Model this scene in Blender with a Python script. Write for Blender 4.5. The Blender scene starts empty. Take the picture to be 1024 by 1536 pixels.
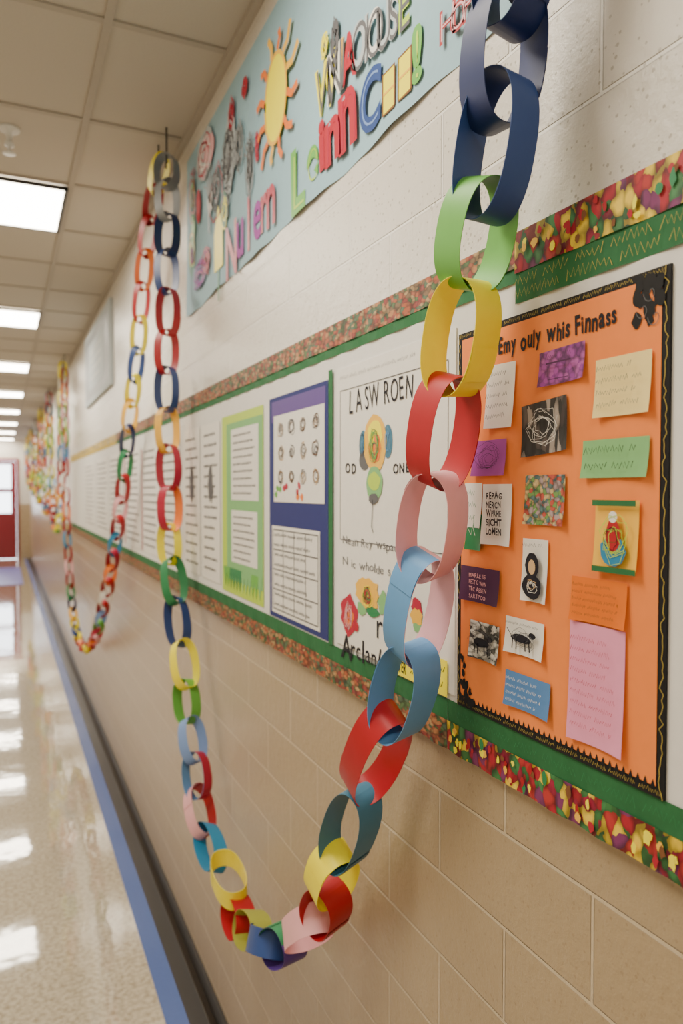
import bpy, math, random
from mathutils import Vector, Matrix, Euler
random.seed(7)
F=1100.0
CAM=Vector((-0.636,0,1.8))
ROT=Euler((math.radians(90-1.72),0,math.radians(-24.75)))
R=ROT.to_matrix()
def onplane(u,v,off):
    d=R@Vector(((u-512)/F,-(v-768)/F,-1))
    t=(-off-CAM.x)/d.x
    return CAM+t*d
def sz(u,v,off=0.012):
    p=onplane(u,v,off); return p.y,p.z
def mpp(u): return (u-5)/0.7   # px per metre on the wall
LINK=bpy.context.scene.collection.objects.link
# ---------------------------------------------------------------- materials
MATS={}
def pm(name,col,rough=0.75,var=0.06,scale=60,spec=0.3,bump=0.0,emit=None,metal=0):
    m=bpy.data.materials.new(name); m.use_nodes=True
    nt=m.node_tree; b=nt.nodes['Principled BSDF']
    b.inputs['Roughness'].default_value=rough
    b.inputs['Specular IOR Level'].default_value=spec
    b.inputs['Metallic'].default_value=metal
    tc=nt.nodes.new('ShaderNodeTexCoord'); n=nt.nodes.new('ShaderNodeTexNoise')
    n.inputs['Scale'].default_value=scale; n.inputs['Detail'].default_value=3
    nt.links.new(tc.outputs['Object'],n.inputs['Vector'])
    mx=nt.nodes.new('ShaderNodeMix'); mx.data_type='RGBA'
    mx.inputs[6].default_value=(*[c*(1-var) for c in col],1)
    mx.inputs[7].default_value=(*[min(1,c*(1+var)) for c in col],1)
    nt.links.new(n.outputs['Fac'],mx.inputs[0]); nt.links.new(mx.outputs[2],b.inputs['Base Color'])
    if bump:
        bp=nt.nodes.new('ShaderNodeBump'); bp.inputs['Strength'].default_value=bump; bp.inputs['Distance'].default_value=0.002
        nt.links.new(n.outputs['Fac'],bp.inputs['Height']); nt.links.new(bp.outputs['Normal'],b.inputs['Normal'])
    if emit:
        b.inputs['Emission Color'].default_value=(*emit[0],1); b.inputs['Emission Strength'].default_value=emit[1]
    MATS[name]=m; return m
def vor(name,cols,scale,stretch=(1,1,1),rough=0.6,warp=.6,edge=.35):
    m=bpy.data.materials.new(name); m.use_nodes=True
    nt=m.node_tree; b=nt.nodes['Principled BSDF']; b.inputs['Roughness'].default_value=rough
    tc=nt.nodes.new('ShaderNodeTexCoord'); mp=nt.nodes.new('ShaderNodeMapping'); mp.inputs['Scale'].default_value=stretch
    nz=nt.nodes.new('ShaderNodeTexNoise'); nz.inputs['Scale'].default_value=scale*0.6
    ad=nt.nodes.new('ShaderNodeVectorMath'); ad.operation='MULTIPLY_ADD'; ad.inputs[1].default_value=(warp/scale,)*3
    v=nt.nodes.new('ShaderNodeTexVoronoi'); v.inputs['Scale'].default_value=scale
    cr=nt.nodes.new('ShaderNodeValToRGB'); cr.color_ramp.interpolation='CONSTANT'
    sp=nt.nodes.new('ShaderNodeSeparateColor')
    e=cr.color_ramp.elements
    e[0].color=(*cols[0],1); e[1].position=1/len(cols); e[1].color=(*cols[1],1)
    for i in range(2,len(cols)):
        x=e.new(i/len(cols)); x.color=(*cols[i],1)
    L=nt.links.new
    L(tc.outputs['Object'],mp.inputs['Vector']); L(mp.outputs[0],nz.inputs['Vector'])
    L(nz.outputs['Color'],ad.inputs[0]); L(mp.outputs[0],ad.inputs[2]); L(ad.outputs[0],v.inputs['Vector'])
    L(v.outputs['Color'],sp.inputs[0]); L(sp.outputs[0],cr.inputs[0]); 
    mr=nt.nodes.new('ShaderNodeMapRange'); mr.inputs['From Min'].default_value=0.35; mr.inputs['From Max'].default_value=0.75
    mr.inputs['To Min'].default_value=1; mr.inputs['To Max'].default_value=edge
    L(v.outputs['Distance'],mr.inputs['Value'])
    mx=nt.nodes.new('ShaderNodeMix'); mx.data_type='RGBA'; mx.blend_type='MULTIPLY'; mx.inputs[0].default_value=1
    L(cr.outputs[0],mx.inputs[6]); L(mr.outputs[0],mx.inputs[7]); L(mx.outputs[2],b.inputs['Base Color'])
    MATS[name]=m; return m
C=dict(navy=(.010,.025,.12),blue=(.028,.07,.25),green=(.14,.44,.07),yellow=(1.0,.86,.02),red=(.42,.007,.016),
 pink=(.82,.42,.46),ltblue=(.12,.32,.62),steel=(.05,.18,.29),orange=(.85,.20,.03),amber=(.9,.5,.05),
 crimson=(.46,.012,.05),teal=(.02,.22,.42),olive=(.33,.34,.05),purple=(.09,.04,.26),dgreen=(.02,.22,.08),
 grey=(.26,.28,.30),peri=(.19,.31,.62),white=(.82,.80,.75),black=(.010,.010,.012),
 orangeboard=(.90,.25,.055),banner=(.31,.49,.57),boardwhite=(.76,.75,.72),violet=(.36,.07,.36),
 noteyel=(.87,.70,.30),notegrn=(.22,.48,.19),noteor=(.78,.17,.01),notepink=(.82,.31,.48),noteblue=(.09,.22,.48),
 dpurple=(.08,.025,.08),ink=(.012,.012,.02),inkgrey=(.12,.12,.13),lime=(.48,.68,.06),indigo=(.028,.036,.17),
 brown=(.2,.08,.03),gold=(.6,.45,.08),greenband=(.025,.14,.05),kraft=(.62,.42,.22),redink=(.45,.02,.04),palegrey=(.45,.50,.52))
CH={'navy','blue','green','yellow','red','pink','ltblue','steel','orange','amber','crimson','teal','olive','purple','dgreen','peri','white','lime','grey'}
for k,c in C.items(): pm(k,c,rough=.48 if k in CH else .72,spec=.42 if k in CH else .3,bump=0.25 if k in('greenband','banner') else 0.06,var=.15 if k in('greenband',) else .05)
vor('floral',[(.42,.012,.03),(.85,.6,.03),(.36,.01,.05),(.04,.18,.05),(.48,.03,.03),(.9,.65,.05),(.20,.03,.13),(.05,.22,.07)],72,(1,1,.7),warp=1.5,edge=.3)
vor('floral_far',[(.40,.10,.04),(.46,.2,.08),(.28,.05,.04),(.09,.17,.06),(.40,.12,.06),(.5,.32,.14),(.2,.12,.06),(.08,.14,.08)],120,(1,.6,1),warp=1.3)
vor('floral_yel',[(.75,.5,.1),(.7,.55,.25),(.8,.6,.1)],30)
vor('photo_dark',[(.02,.02,.02),(.10,.08,.07),(.04,.03,.03),(.35,.30,.26),(.03,.03,.03),(.02,.02,.02)],80,(1,1.5,.5),warp=1.5)
vor('photo_multi',[(.5,.08,.05),(.15,.3,.08),(.6,.45,.2),(.1,.2,.2),(.4,.3,.3)],150,warp=1.4)
vor('photo_bw',[(.75,.73,.68),(.05,.05,.05),(.6,.58,.52),(.8,.78,.7),(.12,.12,.1)],120,(1,.8,1.3),warp=1.5)
vor('batik',[(.35,.06,.35),(.42,.09,.38),(.28,.04,.30)],120)
pm('metal_dark',(.08,.08,.08),.4,metal=.8); pm('metal_white',(.8,.8,.78),.5); pm('brass',(.35,.22,.10),.4,metal=.7)
pm('lens',(.95,.95,.92),.4,emit=((1,.90,.74),23.0))
pm('baseblack',(.016,.013,.012),.3,spec=.5); pm('stripeblue',(.06,.12,.38),.25,spec=.5)
pm('maroon',(.22,.012,.02),.35,spec=.5); pm('reflectpurple',(.16,.16,.5),.3)
pm('ceiltile',(.52,.48,.42),.9,.12,250,bump=.5); pm('tbar',(.42,.38,.33),.6)
g=bpy.data.materials.new('glass'); g.use_nodes=True; b=g.node_tree.nodes['Principled BSDF']
b.inputs['Transmission Weight'].default_value=1; b.inputs['Roughness'].default_value=0; b.inputs['IOR'].default_value=1.05; MATS['glass']=g
# block wall
def blockwall(name,axis):
    m=bpy.data.materials.new(name); m.use_nodes=True; nt=m.node_tree; L=nt.links.new; b=nt.nodes['Principled BSDF']
    tc=nt.nodes.new('ShaderNodeTexCoord'); s=nt.nodes.new('ShaderNodeSeparateXYZ'); c=nt.nodes.new('ShaderNodeCombineXYZ')
    L(tc.outputs['Object'],s.inputs[0]); L(s.outputs[axis],c.inputs[0]); L(s.outputs[2],c.inputs[1])
    mp=nt.nodes.new('ShaderNodeMapping'); mp.inputs['Location'].default_value=(.02,.035,0); L(c.outputs[0],mp.inputs[0])
    br=nt.nodes.new('ShaderNodeTexBrick'); br.inputs['Scale'].default_value=1
    br.inputs['Brick Width'].default_value=.34; br.inputs['Row Height'].default_value=.135
    br.inputs['Mortar Size'].default_value=.0034; br.inputs['Mortar Smooth'].default_value=.4
    L(mp.outputs[0],br.inputs['Vector'])
    gt=nt.nodes.new('ShaderNodeMath'); gt.operation='GREATER_THAN'; gt.inputs[1].default_value=1.43; L(s.outputs[2],gt.inputs[0])
    def two(lo,hi):
        x=nt.nodes.new('ShaderNodeMix'); x.data_type='RGBA'; x.inputs[6].default_value=(*lo,1); x.inputs[7].default_value=(*hi,1)
        L(gt.outputs[0],x.inputs[0]); return x.outputs[2]
    face=two((.43,.325,.20),(.70,.66,.59)); mort=two((.60,.49,.34),(.88,.85,.79)); pitc=two((.88,.86,.84,),(.66,.64,.60))
    x=nt.nodes.new('ShaderNodeMix'); x.data_type='RGBA'; L(br.outputs['Fac'],x.inputs[0]); L(face,x.inputs[6]); L(mort,x.inputs[7])
    nz=nt.nodes.new('ShaderNodeTexNoise'); nz.inputs['Scale'].default_value=42; nz.inputs['Detail'].default_value=8; nz.inputs['Roughness'].default_value=.65; L(tc.outputs['Object'],nz.inputs['Vector'])
    vo=nt.nodes.new('ShaderNodeTexVoronoi'); vo.inputs['Scale'].default_value=110; L(tc.outputs['Object'],vo.inputs['Vector'])
    sc=nt.nodes.new('ShaderNodeSeparateColor'); L(vo.outputs['Color'],sc.inputs[0])
    th=nt.nodes.new('ShaderNodeMath'); th.operation='MULTIPLY'; th.inputs[1].default_value=.26; L(sc.outputs[0],th.inputs[0])
    ls=nt.nodes.new('ShaderNodeMath'); ls.operation='LESS_THAN'; L(vo.outputs['Distance'],ls.inputs[0]); L(th.outputs[0],ls.inputs[1])
    px_=nt.nodes.new('ShaderNodeMix'); px_.data_type='RGBA'; px_.blend_type='MULTIPLY'; L(pitc,px_.inputs[7])
    L(ls.outputs[0],px_.inputs[0]); L(x.outputs[2],px_.inputs[6])
    a=nt.nodes.new('ShaderNodeMath'); a.operation='MULTIPLY_ADD'; a.inputs[1].default_value=1.3; L(nz.outputs['Fac'],a.inputs[0])
    k=nt.nodes.new('ShaderNodeMath'); k.operation='MULTIPLY'; k.inputs[1].default_value=-.4; L(ls.outputs[0],k.inputs[0]); L(k.outputs[0],a.inputs[2])
    d=nt.nodes.new('ShaderNodeMath'); d.operation='MULTIPLY_ADD'; d.inputs[1].default_value=-2.5; L(br.outputs['Fac'],d.inputs[0]); L(a.outputs[0],d.inputs[2])
    bp=nt.nodes.new('ShaderNodeBump'); bp.inputs['Strength'].default_value=.9; bp.inputs['Distance'].default_value=.0022
    L(d.outputs[0],bp.inputs['Height']); L(bp.outputs[0],b.inputs['Normal']); L(px_.outputs[2],b.inputs['Base Color'])
    b.inputs['Roughness'].default_value=.28; b.inputs['Specular IOR Level'].default_value=.55
    MATS[name]=m
blockwall('block_y',1); blockwall('block_x',0)
# floor
m=bpy.data.materials.new('terrazzo'); m.use_nodes=True; nt=m.node_tree; L=nt.links.new; b=nt.nodes['Principled BSDF']
tc=nt.nodes.new('ShaderNodeTexCoord'); n=nt.nodes.new('ShaderNodeTexNoise'); n.inputs['Scale'].default_value=55; n.inputs['Detail'].default_value=4
L(tc.outputs['Object'],n.inputs['Vector']); cr=nt.nodes.new('ShaderNodeValToRGB'); e=cr.color_ramp.elements
e[0].position=.3; e[0].color=(.36,.31,.22,1); e[1].position=.62; e[1].color=(.62,.56,.44,1); L(n.outputs['Fac'],cr.inputs[0]); L(cr.outputs[0],b.inputs['Base Color'])
n2=nt.nodes.new('ShaderNodeTexNoise'); n2.inputs['Scale'].default_value=5; L(tc.outputs['Object'],n2.inputs['Vector'])
bp=nt.nodes.new('ShaderNodeBump'); bp.inputs['Strength'].default_value=.12; bp.inputs['Distance'].default_value=.012; L(n2.outputs['Fac'],bp.inputs['Height']); L(bp.outputs[0],b.inputs['Normal'])
b.inputs['Roughness'].default_value=.06; b.inputs['Specular IOR Level'].default_value=1.0; b.inputs['Coat Weight'].default_value=1.0; b.inputs['Coat Roughness'].default_value=.04
L(bp.outputs[0],b.inputs['Coat Normal']); MATS['terrazzo']=m
# ---------------------------------------------------------------- builder
_gc={}
def glyph(ch,bold):
    k=(ch,bold)
    if k in _gc: return _gc[k]
    cu=bpy.data.curves.new('g','FONT'); cu.body=ch; cu.size=1; cu.offset=bold; cu.resolution_u=4
    ob=bpy.data.objects.new('g',cu); LINK(ob); bpy.context.view_layer.update()
    me=bpy.data.meshes.new_from_object(ob.evaluated_get(bpy.context.evaluated_depsgraph_get()))
    vs=[(v.co.x,v.co.y) for v in me.vertices]; fs=[list(p.vertices) for p in me.polygons]
    bpy.data.objects.remove(ob); bpy.data.curves.remove(cu); bpy.data.meshes.remove(me)
    if vs:
        x0=min(v[0] for v in vs); y0=min(v[1] for v in vs); x1=max(v[0] for v in vs); y1=max(v[1] for v in vs)
    else: x0=y0=0;x1=.3;y1=.7
    _gc[k]=(vs,fs,x0,x1,y0,y1); return _gc[k]
class B:
    def __init__(s): s.v=[];s.f=[];s.m=[];s.mats=[];s.sm=[]
    def mi(s,n):
        if n not in s.mats: s.mats.append(n)
        return s.mats.index(n)
    def mesh(s,vs,fs,mat,smooth=False):
        o=len(s.v); s.v+=[tuple(v) for v in vs]; i=s.mi(mat)
        for f in fs: s.f.append([o+q for q in f]); s.m.append(i); s.sm.append(smooth)
    def w(s,pts,off,mat): s.mesh([(-off,p[0],p[1]) for p in pts],[list(range(len(pts)))],mat)
    def rect(s,y0,y1,z0,z1,off,mat): s.w([(y1,z0),(y0,z0),(y0,z1),(y1,z1)],off,mat)
    def box(s,x0,x1,y0,y1,z0,z1,mat):
        vs=[(x,y,z) for x in(x0,x1) for y in(y0,y1) for z in(z0,z1)]
        s.mesh(vs,[[0,1,3,2],[4,6,7,5],[0,4,5,1],[2,3,7,6],[0,2,6,4],[1,5,7,3]],mat)
    def ribbon(s,pts,wd,off,mat):
        n=len(pts)
        if n<2: return
        Lp=[];Rp=[]
        for i in range(n):
            a=pts[max(0,i-1)];c=pts[min(n-1,i+1)]
            dy=c[0]-a[0];dz=c[1]-a[1];l=math.hypot(dy,dz) or 1e-6
            ny,nz=-dz/l*wd/2,dy/l*wd/2
            Lp.append((pts[i][0]+ny,pts[i][1]+nz));Rp.append((pts[i][0]-ny,pts[i][1]-nz))
        s.mesh([(-off,*p) for p in Lp+Rp],[[i,i+1,n+i+1,n+i] for i in range(n-1)],mat)
    def ell(s,cy,cz,ry,rz,off,mat,n=20,jit=0):
        s.w([(cy+math.cos(a)*ry*(1+random.uniform(-jit,jit)),cz+math.sin(a)*rz*(1+random.uniform(-jit,jit))) for a in [2*math.pi*i/n for i in range(n)]],off,mat)
    def ch(s,c,y,z,h,off,mat,bold=0.0,rot=0,wf=1,fit=True):
        vs,fs,x0,x1,y0,y1=glyph(c,bold)
        k=h/((y1-y0) if fit else .72); cr,sr=math.cos(rot),math.sin(rot); out=[]
        yb=y0 if fit else 0
        for a,q in vs:
            X=(a-x0)*k*wf; Z=(q-yb)*k; out.append((-off,y-(X*cr-Z*sr),z+X*sr+Z*cr))
        s.mesh(out,fs,mat); return (x1-x0)*k*wf
    def text(s,t,y,z,h,off,mat,bold=0.0,wf=1,jit=.1,width=None):
        if width:
            tot=sum((glyph(c,bold)[3]-glyph(c,bold)[2] if c!=' ' else .35)+.1 for c in t)*h/.72
            wf=width/tot
        for c in t:
            if c==' ': y-=.42*h*wf/.72*.9; continue
            y-=s.ch(c,y,z+random.uniform(-jit,jit)*h,h*random.uniform(1-jit,1+jit),off,mat,bold,random.uniform(-jit,jit)*.6,wf,False)+.1*h/.72*wf
    def scrib(s,y0,y1,z,amp,wd,off,mat):
        y=y1
        while y>y0:
            wl=min(random.uniform(3,7)*amp,y-y0); n=max(3,int(wl/(amp*.28))); pts=[]
            for i in range(n+1):
                pts.append((y-wl*i/n+random.uniform(-.1,.1)*amp, z+(amp*(.5 if i%2 else -.4))*random.uniform(.4,1.2)))
            s.ribbon(pts,wd,off,mat); y-=wl+amp*.9
    def lines(s,y0,y1,z0,z1,n,off,mat,wd=.0007,fill=.35):
        for i in range(n):
            z=z1-(i+.5)*(z1-z0)/n; e=random.uniform(0,.25)*(y1-y0)
            s.scrib(y0+e,y1,z,(z1-z0)/n*fill,wd,off,mat)
    def doodle(s,cy,cz,ry,rz,off,mats,n=5,wd=.0012):
        for i in range(n):
            a=random.uniform(0,6.28); pts=[]; rr=random.uniform(.3,1); oy=random.uniform(-.3,.3)*ry; oz=random.uniform(-.3,.3)*rz
            for k in range(14):
                a+=random.uniform(.3,.9); q=rr*random.uniform(.6,1)
                pts.append((cy+oy*0.6+math.cos(a)*ry*q,cz+oz*.6+math.sin(a)*rz*q))
            s.ribbon(pts,wd,off+i*.00005,random.choice(mats))
    def note(s,cy,cz,w,h,off,mat,rot=0,lift=.005):
        cr,sr=math.cos(rot),math.sin(rot); vs=[];N=4
        for j in range(N+1):
            for i in range(N+1):
                a=(i/N-.5)*w;q=(j/N-.5)*h
                l=.0015+lift*((1-j/N)**2)*(abs(i/N-.5)*2)**2
                vs.append((-(off+l),cy-(a*cr-q*sr),cz+a*sr+q*cr))
        s.mesh(vs,[[j*(N+1)+i,j*(N+1)+i+1,(j+1)*(N+1)+i+1,(j+1)*(N+1)+i] for j in range(N) for i in range(N)],mat,True)
    def obj(s,name,parent=None):
        me=bpy.data.meshes.new(name); me.from_pydata(s.v,[],s.f); 
        for q in s.mats: me.materials.append(MATS[q])
        me.polygons.foreach_set('material_index',s.m); me.polygons.foreach_set('use_smooth',s.sm); me.update()
        o=bpy.data.objects.new(name,me); LINK(o)
        if parent: o.parent=parent
        return o
def empty(n):
    o=bpy.data.objects.new(n,None); LINK(o); return o
# ---------------------------------------------------------------- room
H=3.1; XL=-2.45; Y0=-3.0; Y1=20.9
def simple(name,x0,x1,y0,y1,z0,z1,mat,parent=None):
    q=B(); q.box(x0,x1,y0,y1,z0,z1,mat); return q.obj(name,parent)
simple('floor',XL-.1,.1,Y0-.1,Y1+.1,-.1,0,'terrazzo')
simple('wall_right',0,.1,Y0-.1,Y1+.1,0,H,'block_y')
simple('wall_left',XL-.1,XL,Y0-.1,Y1+.1,0,H,'block_y')
simple('wall_back',XL,0,Y0-.1,Y0,0,H,'block_x')
DX0,DX1,DH=-2.10,-.26,2.62
q=B(); q.box(XL,DX0,Y1,Y1+.1,0,H,'block_x'); q.box(DX1,0,Y1,Y1+.1,0,H,'block_x'); q.box(DX0,DX1,Y1,Y1+.1,DH,H,'block_x'); q.obj('wall_end')
ceil=simple('ceiling',XL-.1,.1,Y0-.1,Y1+.1,H,H+.1,'ceiltile')
q=B()
xs=[-.356-.6*i for i in range(4)]
for x in xs: q.box(x-.012,x+.012,Y0,Y1,H-.007,H-.0005,'tbar')
y=3.35-.6*10
while y<Y1:
    if y>Y0: q.box(XL,0,y-.012,y+.012,H-.006,H-.0005,'tbar')
    y+=.6
q.box(-.022,-.0005,Y0,Y1,H-.02,H-.0005,'tbar'); q.box(XL+.0005,XL+.022,Y0,Y1,H-.02,H-.0005,'tbar')
q.obj('ceiling_grid',ceil)
for s_,x0,x1 in(('right',-.012,-.0005),('left',XL+.0005,XL+.012)):
    q=B(); q.box(x0,x1,Y0,Y1,.0005,.085,'baseblack')
    if s_=='right': q.mesh([(-.012,Y0,.02),(-.012,Y1,.02),(-.026,Y1,.001),(-.026,Y0,.001)],[[0,1,2,3]],'baseblack')
    q.obj('baseboard_'+s_)
simple('trim_1',-.088,-.027,Y0,Y1,.0003,.002,'baseblack')
simple('trim_2',-.160,-.088,Y0,Y1,.0003,.002,'stripeblue')
simple('floor_reflection',-2.1,-.3,15.2,18.6,.0004,.006,'reflectpurple')  # thin purple slab added to imitate a bluish reflection on the far floor
# lights
for i in range(-2,8):
    y=3.35+2.4*i
    if y<Y0+.1: continue
    q=B(); x0,x1=-1.544,-.368; y0,y1=y+.012,y+.588; z=H-.02
    for a in((x0,x0+.014,y0,y1),(x1-.014,x1,y0,y1),(x0,x1,y0,y0+.014),(x0,x1,y1-.014,y1)): q.box(a[0],a[1],a[2],a[3],z-.004,H-.0075,'metal_dark')
    q.mesh([(x0+.014,y0+.014,z),(x1-.014,y0+.014,z),(x1-.014,y1-.014,z),(x0+.014,y1-.014,z)],[[0,3,2,1]],'lens')
    q.obj('ceiling_light')
# door
dr=empty('door_1'); q=B()
q.box(DX0,DX0+.06,Y1-.03,Y1+.1,0,DH,'maroon'); q.box(DX1-.06,DX1,Y1-.03,Y1+.1,0,DH,'maroon'); q.box(DX0+.06,DX1-.06,Y1-.03,Y1+.1,DH-.07,DH,'maroon'); q.obj('frame',dr)
mid=(DX0+DX1)/2
for k,(a,b_) in enumerate(((DX0+.065,mid-.004),(mid+.004,DX1-.065))):
    q=B(); st=.12; y0,y1=Y1+.01,Y1+.055
    q.box(a,a+st,y0,y1,.01,DH-.08,'maroon'); q.box(b_-st,b_,y0,y1,.01,DH-.08,'maroon')
    for z0,z1 in((.01,1.2),(1.74,1.84),(DH-.16,DH-.08)): q.box(a+st,b_-st,y0,y1,z0,z1,'maroon')
    hx=b_-.06 if k==0 else a+.06
    q.box(hx-.3 if k==0 else hx-.03,hx+.03 if k==0 else hx+.3,y0-.05,y0-.02,1.02,1.06,'metal_white'); q.box(hx-.02,hx+.02,y0-.05,y0,1.02,1.06,'metal_white')
    q.obj('leaf_%d'%(k+1),dr)
    q=B(); q.box(a+st,b_-st,y0+.02,y0+.026,1.2,1.74,'glass'); q.box(a+st,b_-st,y0+.02,y0+.026,1.84,DH-.16,'glass'); q.obj('glass_%d'%(k+1),dr)
# sprinkler
q=B(); cx,cy=-.60,2.93; prof=[(.001,0),(.038,0),(.036,.008),(.012,.012),(.010,.045),(.016,.05),(.016,.062),(.006,.066),(.006,.085),(.022,.088),(.022,.091),(.001,.092)]
n=20; vs=[(cx+r*math.cos(6.2832*k/n),cy+r*math.sin(6.2832*k/n),H-.0005-z) for r,z in prof for k in range(n)]
q.mesh(vs,[[j*n+k,j*n+(k+1)%n,(j+1)*n+(k+1)%n,(j+1)*n+k] for j in range(len(prof)-1) for k in range(n)],'metal_white',True); q.obj('sprinkler_head')
# ---------------------------------------------------------------- framed poster on far wall
ya,_=sz(167,540); yb,_=sz(129,540); q=B()
q.box(-.02,-.001,ya,yb,2.46,3.0,'palegrey'); q.rect(ya+.08,yb-.08,2.50,2.96,.0205,'grey'); q.rect(ya+.3,yb-.3,2.56,2.9,.0212,'palegrey'); q.lines(ya+.4,yb-.4,2.6,2.86,4,.022,'white',.01); q.obj('framed_wall_poster')
# ---------------------------------------------------------------- bulletin board
Zc=1.8
bb=empty('bulletin_board'); 
ZT,ZB=Zc+.34,Zc-.400
YS,YE,YM,YY=.12,7.9,.80,4.6
q=B(); q.box(-.010,-.0008,YS,YE,ZB,ZT,'boardwhite'); q.obj('backing',bb)
q=B()
def wavy(y0,y1,za,zb,off,mat,amp=.0,n=None):
    n=n or int((y1-y0)/.02); vs=[];fs=[]
    for i in range(n+1):
        yy=y0+(y1-y0)*i/n
        vs+= [(-off-.0015*math.sin(i*1.3),yy,za-(amp*abs(math.sin(i*.9)))),(-off,yy,zb)]
    q.mesh(vs,[[2*i,2*i+1,2*i+3,2*i+2] for i in range(n)],mat)
for a,b_,mt in((YS,YM,'floral'),(YM,YY,'floral_far'),(YY,YE,'floral_yel')):
    wavy(a,b_,ZT-.052 if a<YM else ZT-.045,ZT+.002,.013,mt)
    wavy(a,b_,ZT-.092 if a<YM else ZT-.064,ZT-.04,.0115,'greenband' if mt!='floral_yel' else 'gold')
for a,b_,mt in((YS,.96,'floral'),(.96,YE,'floral_far')):
    wavy(a,b_,ZB-.003,ZB+.042,.013,mt,.002); wavy(a,b_,ZB+.038,ZB+.075,.0115,'greenband')
# flower / leaf cut-outs scattered along the near border
for i in range(150):
    yy=random.uniform(YS,YM-.02) if i%2 else random.uniform(YS,.95)
    zz=random.uniform(ZT-.046,ZT-.006) if i%2 else random.uniform(ZB+.004,ZB+.036)
    q.ell(yy,zz,random.uniform(.003,.006),random.uniform(.004,.009),.0152+i*.000004,random.choice(['red','yellow','redink','yellow','amber','dgreen','brown']),9,.3)
q.obj('border',bb)
q=B(); q.scrib(YS,YM,ZT-.064,.014,.0008,.0137,'gold'); q.scrib(YS,YM,ZT-.081,.014,.0008,.0138,'gold'); q.scrib(YS,.93,ZB+.058,.012,.0006,.0136,'dgreen'); q.obj('border_script',bb)
# orange poster
def pxr(u0,u1): return sz(u1,735)[0],sz(u0,735)[0]
q=B(); y0,y1=pxr(688,1003); z0,z1=Zc-.325,Zc+.232
q.box(-.0135,-.0101,y0,y1,z0,z1,'black'); e=.010
q.rect(y0+e,y1-e,z0+e*1.2,z1-e,.0142,'orangeboard')
for zz in(z0+.006,z1-.005): q.scrib(y0,y1,zz,.006,.0006,.0146,'gold')
for yy in(y1-.004,y0+.004):
    q.ribbon([(yy+random.uniform(-.003,.003),z0+(z1-z0)*i/90) for i in range(91)],.0007,.0146,'gold')
for i in range(26):
    a=random.random()**1.3;b2=random.random()**1.3
    q.ell(y1-e-a*.036,z0+e+b2*.075*(1-a),.004,.006,.0147+i*.00002,'black',9,.4)
for i in range(22):
    q.ell(y0+e+random.random()*.035,z1-e-random.random()*.055*(1-.3*random.random()),.006,.008,.0147+i*.00002,'black',10,.35)
for oy,oz in((.014,.014),(.024,.03),(.008,.04)):
    q.ribbon([(y0+e+oy+.009*math.cos(t)*t/6,z1-e-oz+.011*math.sin(t)*t/6) for t in [k*.3 for k in range(22)]],.0009,.0153,'inkgrey')
for k in range(36):
    yy=y0+e+(y1-y0-2*e)*k/36; q.w([(yy,z0+e),(yy+.007,z0+e),(yy+.0035,z0+e+.009)],.0148,'black')
q.obj('orange_poster',bb)
q=B(); ty,_=sz(750,510); ty2,_=sz(930,470)
q.text('Emy ouly whis Finnass',ty,Zc+.185,.022,.0152,'ink',.03,jit=.10,width=ty-ty2); q.obj('poster_title',bb)
NB=B()
def nt_(u,v,w,h,mat,rot=0,ink=None,nl=0,wd=.0006,kind=None):
    m_=mpp(u); y0_,y1_=pxr(u-w/2,u+w/2); W=y1_-y0_
    hh=(h-w*abs(735-v)/(u-5)*.85)/m_; cy,cz=sz(u,v); cy=(y0_+y1_)/2
    NB.note(cy,cz,W,hh,.0152,mat,rot)
    o=.0222
    if nl: 
        NB.lines(cy-W*.42,cy+W*.42,cz-hh*.4,cz+hh*.42,nl,o,ink or 'ink',wd*1.35,.5)
    if kind=='frame':
        for (a,b_,c_,d_) in((-.5,.5,-.5,-.42),(-.5,.5,.42,.5)): NB.rect(cy+a*W,cy+b_*W,cz+c_*hh,cz+d_*hh,o,'greenband')
        NB.ell(cy,cz-.2*hh,W*.3,hh*.2,o+.0002,'teal',14,.1); NB.ell(cy,cz+.02*hh,W*.16,hh*.24,o+.0004,'red',14,.1); NB.ell(cy,cz+.27*hh,W*.1,hh*.08,o+.0005,'white')
        NB.doodle(cy,cz,W*.4,hh*.38,o+.0006,['ink','lime','brown'],6,.0008)
    if kind=='portrait':
        NB.ell(cy,cz-.25*hh,W*.38,hh*.2,o,'ink',14,.08); NB.ell(cy,cz+.08*hh,W*.27,hh*.22,o+.0001,'ink',16,.08); NB.ell(cy,cz+.06*hh,W*.14,hh*.12,o+.0003,'kraft')
        NB.scrib(cy-W*.4,cy+W*.4,cz+hh*.4,hh*.07,.0007,o,'ink'); NB.doodle(cy,cz-.25*hh,W*.3,hh*.15,o+.0003,['kraft','white'],3,.0008)
    if kind=='doodle': NB.doodle(cy,cz,W*.45,hh*.45,o,[ink],6,.0005)
    if kind=='animal':   # ink sketch of a four-legged animal
        NB.ell(cy,cz-.02*hh,W*.26,hh*.12,o,'ink',12,.1); NB.ell(cy-W*.28,cz+.12*hh,W*.09,hh*.09,o,'ink',10,.1)
        for q_ in(-.2,-.1,.12,.22): NB.ribbon([(cy+q_*W,cz-.05*hh),(cy+q_*W*1.1,cz-.34*hh)],.0022,o,'ink')
        NB.ribbon([(cy+.25*W,cz),(cy+.38*W,cz+.2*hh)],.0012,o,'ink'); NB.scrib(cy-W*.42,cy+W*.42,cz+hh*.36,hh*.08,.0007,o,'ink'); NB.doodle(cy,cz,W*.45,hh*.4,o+.0003,['inkgrey'],3,.0005)
    return cy,cz,W,hh
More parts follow.
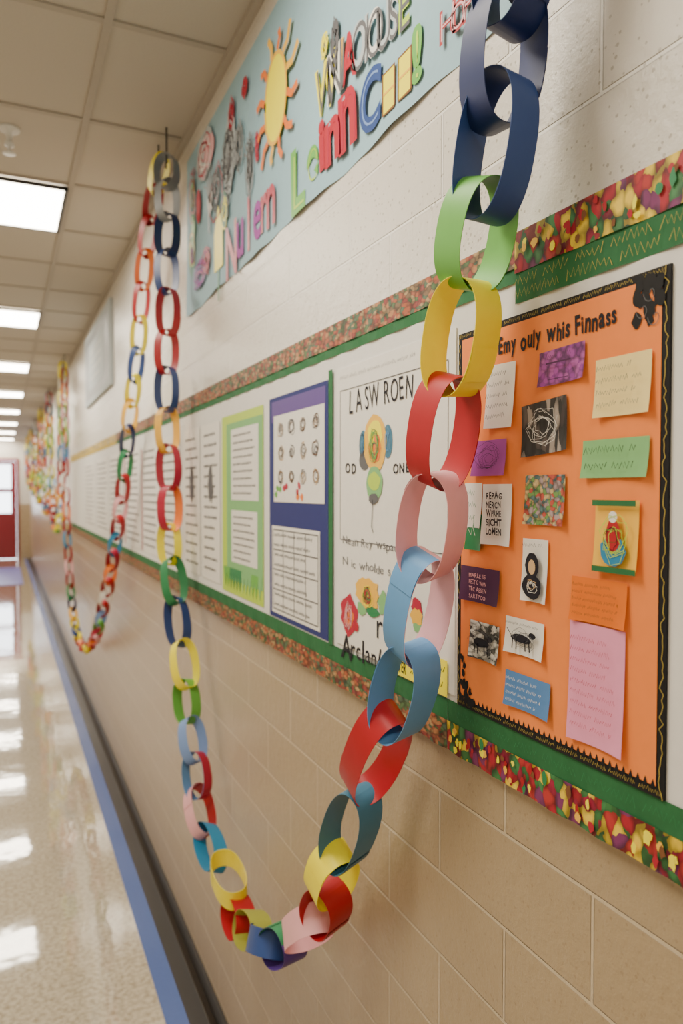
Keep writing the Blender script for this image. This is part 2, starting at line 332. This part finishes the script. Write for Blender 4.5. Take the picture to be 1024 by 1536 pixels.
nt_(846,548,68,65,'batik',.03); y_,z_=sz(846,548); NB.scrib(y_-.022,y_+.022,z_+.012,.006,.0008,.0222,'dpurple'); NB.ribbon([(y_+.022,z_+.004),(y_-.022,z_+.004)],.002,.0222,'dpurple'); NB.ribbon([(y_+.018,z_+.004),(y_+.018,z_-.016),(y_-.018,z_-.016),(y_-.018,z_+.004)],.0012,.0222,'dpurple')
nt_(938,578,84,100,'noteyel',0,'inkgrey',4,.0007)
nt_(754,594,42,100,'white',-.03,'inkgrey',5,.0009)
nt_(821,641,68,85,'photo_dark',.08,'white',0,kind='doodle')
nt_(928,687,100,62,'notegrn',0,'ink',2,.0008)
nt_(738,687,50,55,'violet',.0,'dpurple',0,kind='doodle')
nt_(822,750,60,75,'photo_multi')
y_,z_=sz(750,772); nt_(750,772,44,92,'white')
for i_,t_ in enumerate(('REPAG','NERCN','WPRHE','SICHT','LOMEN')): NB.text(t_,y_+.019,z_+.022-.0125*i_,.0095,.0222,'ink',.03,width=.036)
nt_(714,758,26,66,'white',0,'dgreen',3,.001); nt_(716,798,24,55,'dgreen',0,'white',1,.001)
nt_(931,805,66,112,'amber',.0,kind='frame')
nt_(808,856,38,98,'white',0,kind='portrait')
y_,z_=sz(725,878); nt_(725,878,58,62,'dpurple')
for i_,t_ in enumerate(('MARLE IS','RECT G WAN','TEC AESEN','SARTPCO')): NB.text(t_,y_+.022,z_+.011-.010*i_,.0062,.0222,'pink',.01,width=.042)
nt_(732,963,44,68,'photo_bw',0,kind='animal')
nt_(793,957,58,68,'white',.0,kind='animal')
nt_(905,903,84,80,'noteor',0,'brown',5,.0006)
nt_(903,1031,84,205,'notepink',0,'redink',9,.0006)
nt_(798,1042,68,76,'noteblue',0,'white',4,.0005)
NB.obj('pinned_notes',bb)
# LAWN ROEN poster
q=B(); y0,y1=pxr(511,672); 
q.box(-.0125,-.0101,y0-.02,y1+.02,Zc-.315,Zc+.245,'white')
for P in([(y1,Zc-.1),(y1,Zc+.2)],[(y1,Zc+.2),(y0,Zc+.2)],[(y1,Zc-.1),(y0,Zc-.1)],[(y0,Zc-.1),(y0,Zc+.2)]): q.ribbon(P,.0015,.0132,'inkgrey')
q.scrib(y0+.1,y1,Zc+.225,.009,.0008,.0132,'ink')
def gl(b,c,u,v,h,mat,bold=.02,off=.0135,rot=0,wf=1):
    vs,fs,x0,x1,g0,g1=glyph(c,bold); hm=h/mpp(u); wm=(x1-x0)*hm/(g1-g0)*wf; y,z=sz(u,v); b.ch(c,y+wm/2,z-hm/2,hm,off,mat,bold,rot,wf)
for c,u,v in(('L',527,603),('A',539,600),('S',551,597),('W',562,594),('R',581,588),('O',592,585),('E',603,582),('N',614,579)): gl(q,c,u,v,34,'ink',-.002,wf=.62,rot=random.uniform(-.08,.08))
for c,u,v in(('O',522,702),('D',531,703),('O',594,703),('N',603,702),('E',612,701)): gl(q,c,u,v,15,'ink',.02)
def pe(u,v,w,h,mat,off,jit=0): 
    y,z=sz(u,v); a,b_=pxr(u-w/2,u+w/2); q.ell(y,z,(b_-a)/2,h/2/mpp(u),off,mat,18,jit)
pe(545,668,12,44,'steel',.0133); pe(582,662,14,50,'steel',.0133); pe(547,690,16,30,'inkgrey',.0134)
pe(563,665,34,84,'amber',.0136,.06); pe(563,650,22,40,'yellow',.0138,.1); pe(566,672,12,40,'orange',.014,.1); pe(562,725,24,52,'notegrn',.0138,.06); pe(562,722,18,26,'lime',.014,.1)
pe(561,748,14,16,'inkgrey',.0142,.1)
y,z=sz(560,750); q.ribbon([(y,z),(y+.005,z-.05),(y-.002,z-.06)],.002,.0143,'ink')
q.doodle(*sz(563,668),.03,.05,.0145,['redink','inkgrey','green','gold'],9,.0014)
q.doodle(*sz(545,668),.012,.03,.0145,['ink','ltblue'],3,.001); q.doodle(*sz(582,662),.012,.03,.0145,['ink','ltblue'],3,.001)
for v,t in((808,'Nean Rey wspaq'),(840,'N ic wholde s_')):
    y,z=sz(515,v); z2=Zc-(v-735)/mpp(515)-.008; q.text(t,y,z2,.017,.0135,'inkgrey',-.006,jit=.1,width=y-sz(600,v)[0])
for u,v,w,h,c in((524,922,24,60,'crimson'),(524,925,14,30,'orange'),(552,890,34,46,'amber'),(556,893,20,30,'yellow'),(575,905,14,34,'notegrn'),(543,912,14,20,'notegrn'),(560,918,20,14,'dgreen'),(535,940,8,14,'redink'),(626,912,16,30,'crimson'),(625,925,20,24,'amber'),(628,940,18,20,'notegrn')): pe(u,v,w,h,c,.0136+random.random()*.0005,.2)
q.doodle(*sz(553,893),.026,.026,.0145,['redink','brown','yellow','dgreen'],10,.0016)
q.doodle(*sz(524,922),.022,.035,.0145,['redink','pink'],8,.0016)
for c,u,v,h in(('r',570,945,26),('l',579,940,36),('s',588,953,22),('n',599,958,20)): gl(q,c,u,v,h,'ink',.0)
for c,u,v,h in(('A',520,970,36),('r',530,978,20),('c',538,980,18),('l',545,978,34),('a',552,985,18),('n',561,990,18),('/',569,990,34)): gl(q,c,u,v,h,'ink',.01)
yl0,yl1=pxr(588,674); q.rect(yl0,yl1,Zc-.322,Zc-.265,.0150,'yellow'); q.text('VISES',yl1-.004,Zc-.287,.018,.0154,'ink',.02,width=.05); q.text('YOVER',yl1-.004,Zc-.315,.020,.0154,'ink',.02,width=.055); q.lines(yl0+.005,yl1-.07,Zc-.32,Zc-.27,2,.0154,'ink',.0014,.5)
a,b_=pxr(494,500); q.rect(a,b_,Zc-.325,Zc+.25,.0140,'greenband')
q.obj('white_poster',bb)
# blue panel etc
q=B()
def sheet(u0,u1,z0,z1,mat,off): a,b_=pxr(u0,u1); q.rect(a,b_,Zc+z0,Zc+z1,off,mat); return a,b_
sheet(404,492,-.322,.232,'indigo',.0115); sheet(408,488,.17,.222,'purple',.0119)
a,b_=sheet(411,487,-.03,.185,'white',.0124)
for i in range(4):
    for j in range(3):
        cy=a+(b_-a)*(.15+.23*i); cz=Zc+.15-.06*j
        q.doodle(cy,cz,.024,.022,.0128,['ink','inkgrey','inkgrey','kraft','brown'],6,.0015)
for k in range(9): q.ell(a+(b_-a)*random.uniform(.4,.95),Zc-.018+random.random()*.03,.010,.008,.0130,random.choice(['crimson','orange','green']),9,.3)
a,b_=sheet(408,480,-.31,-.09,'white',.0124)
for i in range(5):
    zz=Zc-.30+.2*i/4; q.ribbon([(a+.01,zz),(b_-.01,zz)],.003,.0128,'inkgrey'); yy=a+.01+(b_-a-.02)*i/4; q.ribbon([(yy,Zc-.3),(yy,Zc-.1)],.003,.0129,'inkgrey')
q.lines(a+.02,b_-.02,Zc-.3,Zc-.1,8,.013,'inkgrey',.0025)
q.obj('blue_display',bb)
q=B()
sheet(333,395,-.312,.225,'lime',.0115); sheet(340,394,-.27,.20,'notegrn',.0119)
a,b_=sheet(347,388,-.03,.18,'white',.0124); q.lines(a+.02,b_-.02,Zc-.02,Zc+.17,9,.0128,'inkgrey',.0028)
a,b_=sheet(347,386,-.215,-.06,'white',.0124); q.lines(a+.02,b_-.02,Zc-.21,Zc-.07,7,.0128,'inkgrey',.0028)
a,b_=pxr(336,392)
for k in range(12): yy=a+(b_-a)*(k+.5)/12; q.w([(yy-.02,Zc-.235),(yy+.02,Zc-.235),(yy,Zc-.30)],.0126+k*.00005,random.choice(['dgreen','notegrn','green']))
q.obj('green_display',bb)
q=B()
for u0,u1 in((303,330),(276,300),(243,270),(214,239),(188,210),(165,184),(145,162),(128,142)):
    a,b_=sheet(u0,u1,-.30,.22,'white',.0120)
    q.lines(a+.03,b_-.03,Zc-.28,Zc+.2,14,.0124,'inkgrey',.005,.3)
    if u0 in(303,276): q.ell((a+b_)/2,Zc+.02,.035,.06,.0128,'inkgrey',16,.25)
    if u0 in(214,188,243): 
        q.rect(b_+.01,b_+.03,Zc-.3,Zc+.2,.0125,'redink' if u0!=243 else 'crimson')
q.obj('chart_sheets',bb)
# ---------------------------------------------------------------- banner
bn=empty('painted_paper_banner'); q=B()
y0,y1=.25,sz(277,400)[0]; n=120; zb,zt=Zc+.642,Zc+1.215; M=6
vs=[]
for i in range(n+1):
    yy=y0+(y1-y0)*i/n
    for j in range(M+1):
        f=j/M; z=zb+(zt-zb)*f+(1-f)*(.003*math.sin(i*.21)+.0015*math.sin(i*.9))
        vs.append((-.001-.0035*(1+math.sin(i*.33+f*2))*(1-f)**2,yy,z))
q.mesh(vs,[[i*(M+1)+j,(i+1)*(M+1)+j,(i+1)*(M+1)+j+1,i*(M+1)+j+1] for i in range(n) for j in range(M)],'banner',True); q.obj('paper',bn)
q=B(); O=.0088
for c,u,v,h,mt,wf in(('L',445,268,96,'green',.9),('e',466,247,56,'green',.9),('i',481,217,74,'redink',1),('n',497,210,66,'redink',1),('n',519,178,88,'redink',.8),('C',551,150,90,'blue',.85),('!',622,80,84,'green',1.3)):
    gl(q,c,u,v,h,mt,.05,O,random.uniform(-.06,.06),wf); gl(q,c,u+1,v,h*.8,'lime' if mt=='green' else ('peri' if mt=='blue' else 'crimson'),-.03,O+.0004,0,wf)
for u,v in((580,135),(604,110)):
    y,z=sz(u,v); q.rect(y-.022,y+.022,z-.036,z+.036,O,'yellow'); q.ribbon([(y-.022,z-.036),(y+.022,z-.036),(y+.022,z+.036),(y-.022,z+.036),(y-.022,z-.036)],.005,O+.0004,'brown'); q.ribbon([(y-.02,z),(y+.02,z)],.004,O+.0004,'amber')
for c,u,v,h,mt in(('W',486,128,74,'yellow'),('N',499,110,74,'white'),('I',510,96,74,'amber'),('A',520,84,70,'redink'),('O',534,68,70,'palegrey'),('I',547,56,68,'palegrey'),('O',558,48,68,'white'),('U',572,38,68,'palegrey'),('S',587,22,68,'palegrey'),('E',603,6,70,'lime')):
    gl(q,c,u,v,h,mt,0.04,O,0,.72); gl(q,c,u+1.2,v,h*.97,'inkgrey' if mt!='redink' else 'redink',-.012,O+.0004,random.uniform(-.08,.08),.72)
for c,u,v,h,mt in(('N',345,375,78,'crimson'),('u',358,358,54,'violet'),('l',371,335,78,'crimson'),('e',384,330,56,'violet'),('r',394,318,54,'crimson'),('n',404,308,60,'crimson')): gl(q,c,u,v,h,mt,.02,O,0,.75)
# sun
y,z=sz(411,147); q.ell(y,z,.078,.108,O,'yellow',26,.04)
q.ribbon([(y+.078*math.cos(t),z+.108*math.sin(t)) for t in [k*.26 for k in range(26)]],.010,O+.0004,'amber')
for k in range(12):
    t=k*6.283/12+.2; r=random.uniform(1.4,1.7); q.ribbon([(y+.080*math.cos(t)*1.05,z+.108*math.sin(t)*1.05),(y+.095*math.cos(t+.1)*1.25,z+.117*math.sin(t+.1)*1.2),(y+.085*math.cos(t)*r*1.15,z+.107*math.sin(t)*r)],.018,O+.0005,random.choice(['orange','orange','amber']))
# yellow crayon, doodled houses, trees and flowers
y,z=sz(326,370); q.w([(y-.05,z-.07),(y+.05,z-.07),(y+.05,z+.05),(y,z+.13),(y-.05,z+.05)],O,'yellow'); q.ribbon([(y,z-.07),(y,z-.17)],.014,O,'dgreen')
def pt_(u,v,a,b2,mt,j=.12): q.ell(*sz(u,v),a,b2,O-.0003+random.random()*.0002,mt,20,j)
pt_(305,232,.11,.08,'palegrey'); pt_(312,225,.06,.05,'pink'); pt_(343,225,.06,.12,'palegrey',.2)
pt_(296,310,.03,.06,'redink'); pt_(288,345,.03,.05,'green'); pt_(313,300,.03,.05,'white')
def tree(u,v,h,mt):
    y,z=sz(u,v)
    q.ribbon([(y,z-h),(y+.01,z-h*.4),(y,z)],.014,O,mt)
    for k in range(7):
        t=.4+k*.4; q.ribbon([(y,z-h*.3),(y+.5*h*math.cos(t)*.5,z+h*.3*math.sin(t)),(y+h*.5*math.cos(t),z+h*.65*math.sin(t))],.007,O+.0001,mt)
tree(340,245,.16,'inkgrey'); tree(312,285,.14,'grey'); tree(372,235,.10,'grey')
for u,v,a,b2,ms in((340,240,.09,.13,['inkgrey','grey','ink','palegrey']),(356,215,.05,.1,['inkgrey','grey']),(322,290,.1,.12,['redink','inkgrey','grey']),(305,235,.1,.07,['pink','white','crimson']),(298,415,.11,.06,['violet','purple','green','crimson']),(287,300,.06,.12,['green','red']),(345,175,.03,.06,['crimson','redink']),(372,250,.04,.1,['inkgrey','grey']),(308,390,.07,.06,['violet','crimson']),(384,215,.02,.06,['crimson']),(484,70,.02,.03,['yellow','inkgrey']),(335,320,.05,.08,['yellow','dgreen']),(286,380,.06,.09,['green','amber','violet']),(500,60,.02,.05,['inkgrey']),(365,130,.03,.03,['redink'])):
    q.doodle(*sz(u,v),a,b2,O,ms,9,.0055)
for c,u,v,h in(('H',668,32,50),('o',684,22,44),('P',700,2,50),('E',722,-20,50)): gl(q,c,u,v,h,'red',.01,O); gl(q,c,u,v,h*.8,'pink',-.02,O+.0004)
for i in range(5): q.doodle(.75-.11*i,Zc+.95,.03,.06,O,['red','green','inkgrey'],4,.004)
q.obj('painted_lettering',bn)
# ---------------------------------------------------------------- paper chains
OFF=.088
def strip(b,c,t,n,L,D,w,mat,mat2=None,N=44,ex=2.4):
    bv=t.cross(n).normalized(); th=.0009; e=2/ex
    def pt(a,g,k): 
        ca,sa=math.cos(a),math.sin(a)
        X=math.copysign(abs(ca)**e,ca)*(L/2+g); Y=math.copysign(abs(sa)**e,sa)*(D/2+g)
        return c+t*X+bv*Y+n*(k*w/2)
    A=[2*math.pi*i/N for i in range(N+1)]
    for g,_ in((0,0),(-th,1)):
        for h0,h1,mm in((0,N//2,mat),(N//2,N,mat2 or mat)):
            vs=[];
            for i in range(h0,h1+1): vs+=[pt(A[i],g,-1),pt(A[i],g,1)]
            b.mesh(vs,[[2*i,2*i+1,2*i+3,2*i+2] for i in range(h1-h0)],mm,True)
    for k in(-1,1):
        vs=[]
        for a in A: vs+=[pt(a,0,k),pt(a,-th,k)]
        b.mesh(vs,[[2*i,2*i+1,2*i+3,2*i+2] for i in range(N)],mat)
    a0=random.uniform(.3,1.2)+random.choice((0,math.pi)); mm=mat if math.sin(a0)>0 else (mat2 or mat)
    vs=[]
    for i in range(7): a=a0+i*.1; vs+=[pt(a,.0012,-.98),pt(a,.0012,.98)]
    b.mesh(vs,[[2*i,2*i+1,2*i+3,2*i+2] for i in range(6)],mm,True)
def chain(name,pts,cols,Ls=None,D=.084,w=.056,ang=35,N=44,lf=1.36):
    b=B(); n_=len(pts)
    for i,p in enumerate(pts):
        a=pts[max(0,i-1)]; c=pts[min(n_-1,i+1)]
        t=(c-a).normalized(); sp=(c-a).length/(2 if 0<i<n_-1 else 1)
        L=sp*lf
        if Ls and Ls[i]: L=max(Ls[i],sp*1.2)
        L=min(max(L,.115),.205)
        v=(p-CAM); v.z*=.3; v=(v-t*v.dot(t)).normalized()
        jit=random.uniform(-6,6)
        n=Matrix.Rotation(math.radians((ang if i%2 else -ang)+jit),3,t)@v
        col=cols[i%len(cols)]; c2=None
        if isinstance(col,tuple): col,c2=col
        k=1 if p.y<2.0 else .82
        strip(b,p,t,n.normalized(),L,D*random.uniform(.94,1.04),w*k,col,c2,N)
    for p in(pts[0],pts[-1]):
        if p.z>H-.25:
            z0=p.z+.04; r=.003
            vs=[(p.x+dx,p.y+dy,z) for z in(z0,H-.001) for dx,dy in((-r,-r),(r,-r),(r,r),(-r,r))]
            b.mesh(vs,[[0,1,5,4],[1,2,6,5],[2,3,7,6],[3,0,4,7]],'metal_dark')
            vs=[];K=14
            for k in range(K+1):
                a=4.6*k/K-1.5; cc=Vector((p.x,p.y+.014*math.cos(a)-.0,z0-.014+.014*math.sin(a)))
                vs+=[cc+Vector((-r,0,0)),cc+Vector((r,0,0)),cc+Vector((0,.004,.003))]
            b.mesh(vs,[[3*k+j,3*k+(j+1)%3,3*k+3+(j+1)%3,3*k+3+j] for k in range(K) for j in range(3)],'metal_dark')
    return b.obj(name)
main=[(797,-775,200,'red'),(793,-635,200,'green'),(789,-495,200,'yellow'),(785,-350,200,'red'),(780,-205,200,'blue'),(770,-60,200,'navy'),
(754,85,200,'navy'),(742,224,205,'blue'),(713,352,160,'green'),(690,508,170,'yellow'),(664,647,170,'red'),(647,790,158,'pink'),
(627,912,178,('pink','ltblue')),(604,1038,136,'ltblue'),(562,1130,170,'red'),(524,1243,120,'steel'),(497,1311,100,'yellow'),(488,1362,90,'red'),
(460,1392,95,'pink'),(423,1416,85,('purple','dgreen')),(402,1412,60,'blue'),(378,1395,50,'olive'),(357,1375,60,'red'),(343,1318,70,'yellow'),(315,1270,80,'teal'),
(300,1216,80,('pink','red')),(295,1163,70,('ltblue','crimson')),(289,1110,70,'peri'),(280,1052,66,'green'),(277,996,66,'yellow'),(266,932,68,'blue'),(261,871,66,'dgreen'),
(254,816,60,'yellow'),(255,762,66,('crimson','orange')),(253,701,64,'crimson'),(251,645,58,'amber'),(250,584,66,'blue'),(250,528,58,'red'),(252,468,66,'red'),(250,408,62,'blue'),(251,352,62,'navy'),(251,300,60,'grey'),(250,258,50,'grey')]
pts=[onplane(u,v,OFF) for u,v,_,_ in main]
Ls=[l/((u-5)*1.648) for u,v,l,_ in main]
chain('paper_chain',pts,[c for *_,c in main],Ls,N=56)
def resample(P,step):
    out=[P[0].copy()]; acc=0
    for a,b_ in zip(P,P[1:]):
        l=(b_-a).length; d=step-acc
        while d<=l: out.append(a.lerp(b_,d/l)); d+=step
        acc=l-(d-step)
    return out
def smooth(P,k=2):
    for _ in range(k):
        Q=[P[0]]
        for a,b_ in zip(P,P[1:]): Q+= [a.lerp(b_,.25),a.lerp(b_,.75)]
        Q.append(P[-1]); P=Q
    return P
c2=[(238,262),(230,300),(223,345),(214,425),(208,510),(203,562),(196,612),(190,670),(186,718),(180,768),(172,820),(166,860),(152,925),(143,960),(128,978),(115,955),(107,900),(102,830),(99,760),(98,650),(97,560)]
P=resample(smooth([onplane(u,v,OFF) for u,v in c2]),.142)
cc=['yellow','red','red','orange','red','yellow','blue','yellow','amber','navy','dgreen','red','pink','red','teal','crimson','orange','red','white','red','peri','green','crimson','pink','orange','red','yellow']
chain('paper_chain',P,cc,D=.070,w=.042,N=28,lf=1.28)
far=['yellow','orange','red','green','amber','ltblue','orange','yellow','white','red','lime','teal']
def cat(y0,y1,zt,zl,n=60):
    L=[]
    for i in range(n+1):
        x=2*i/n-1; L.append(Vector((-OFF,y0+(y1-y0)*i/n,zl+(zt-zl)*(math.cosh(3.2*x)-1)/(math.cosh(3.2)-1))))
    return L
hk=[P[-1].y+.25,10.2,12.4,14.6,16.8,18.8,20.4]
for i in range(len(hk)-1):
    random.shuffle(far)
    chain('paper_chain',resample(cat(hk[i],hk[i+1]-.12,H-.12,1.35+.12*i),.14),far,D=.085,w=.05,N=20,lf=1.28)
# ---------------------------------------------------------------- world, camera
w=bpy.data.worlds.new('World'); bpy.context.scene.world=w; w.use_nodes=True
bg=w.node_tree.nodes['Background']; bg.inputs[0].default_value=(.9,.95,1,1); bg.inputs[1].default_value=8.0
cd=bpy.data.cameras.new('camera'); cd.sensor_fit='VERTICAL'; cd.sensor_height=36; cd.sensor_width=24; cd.lens=F*36/1536
cd.clip_start=.02; cd.dof.use_dof=True; cd.dof.focus_distance=1.02; cd.dof.aperture_fstop=4.0
co=bpy.data.objects.new('camera',cd); LINK(co); co.location=CAM; co.rotation_euler=ROT
bpy.context.scene.camera=co
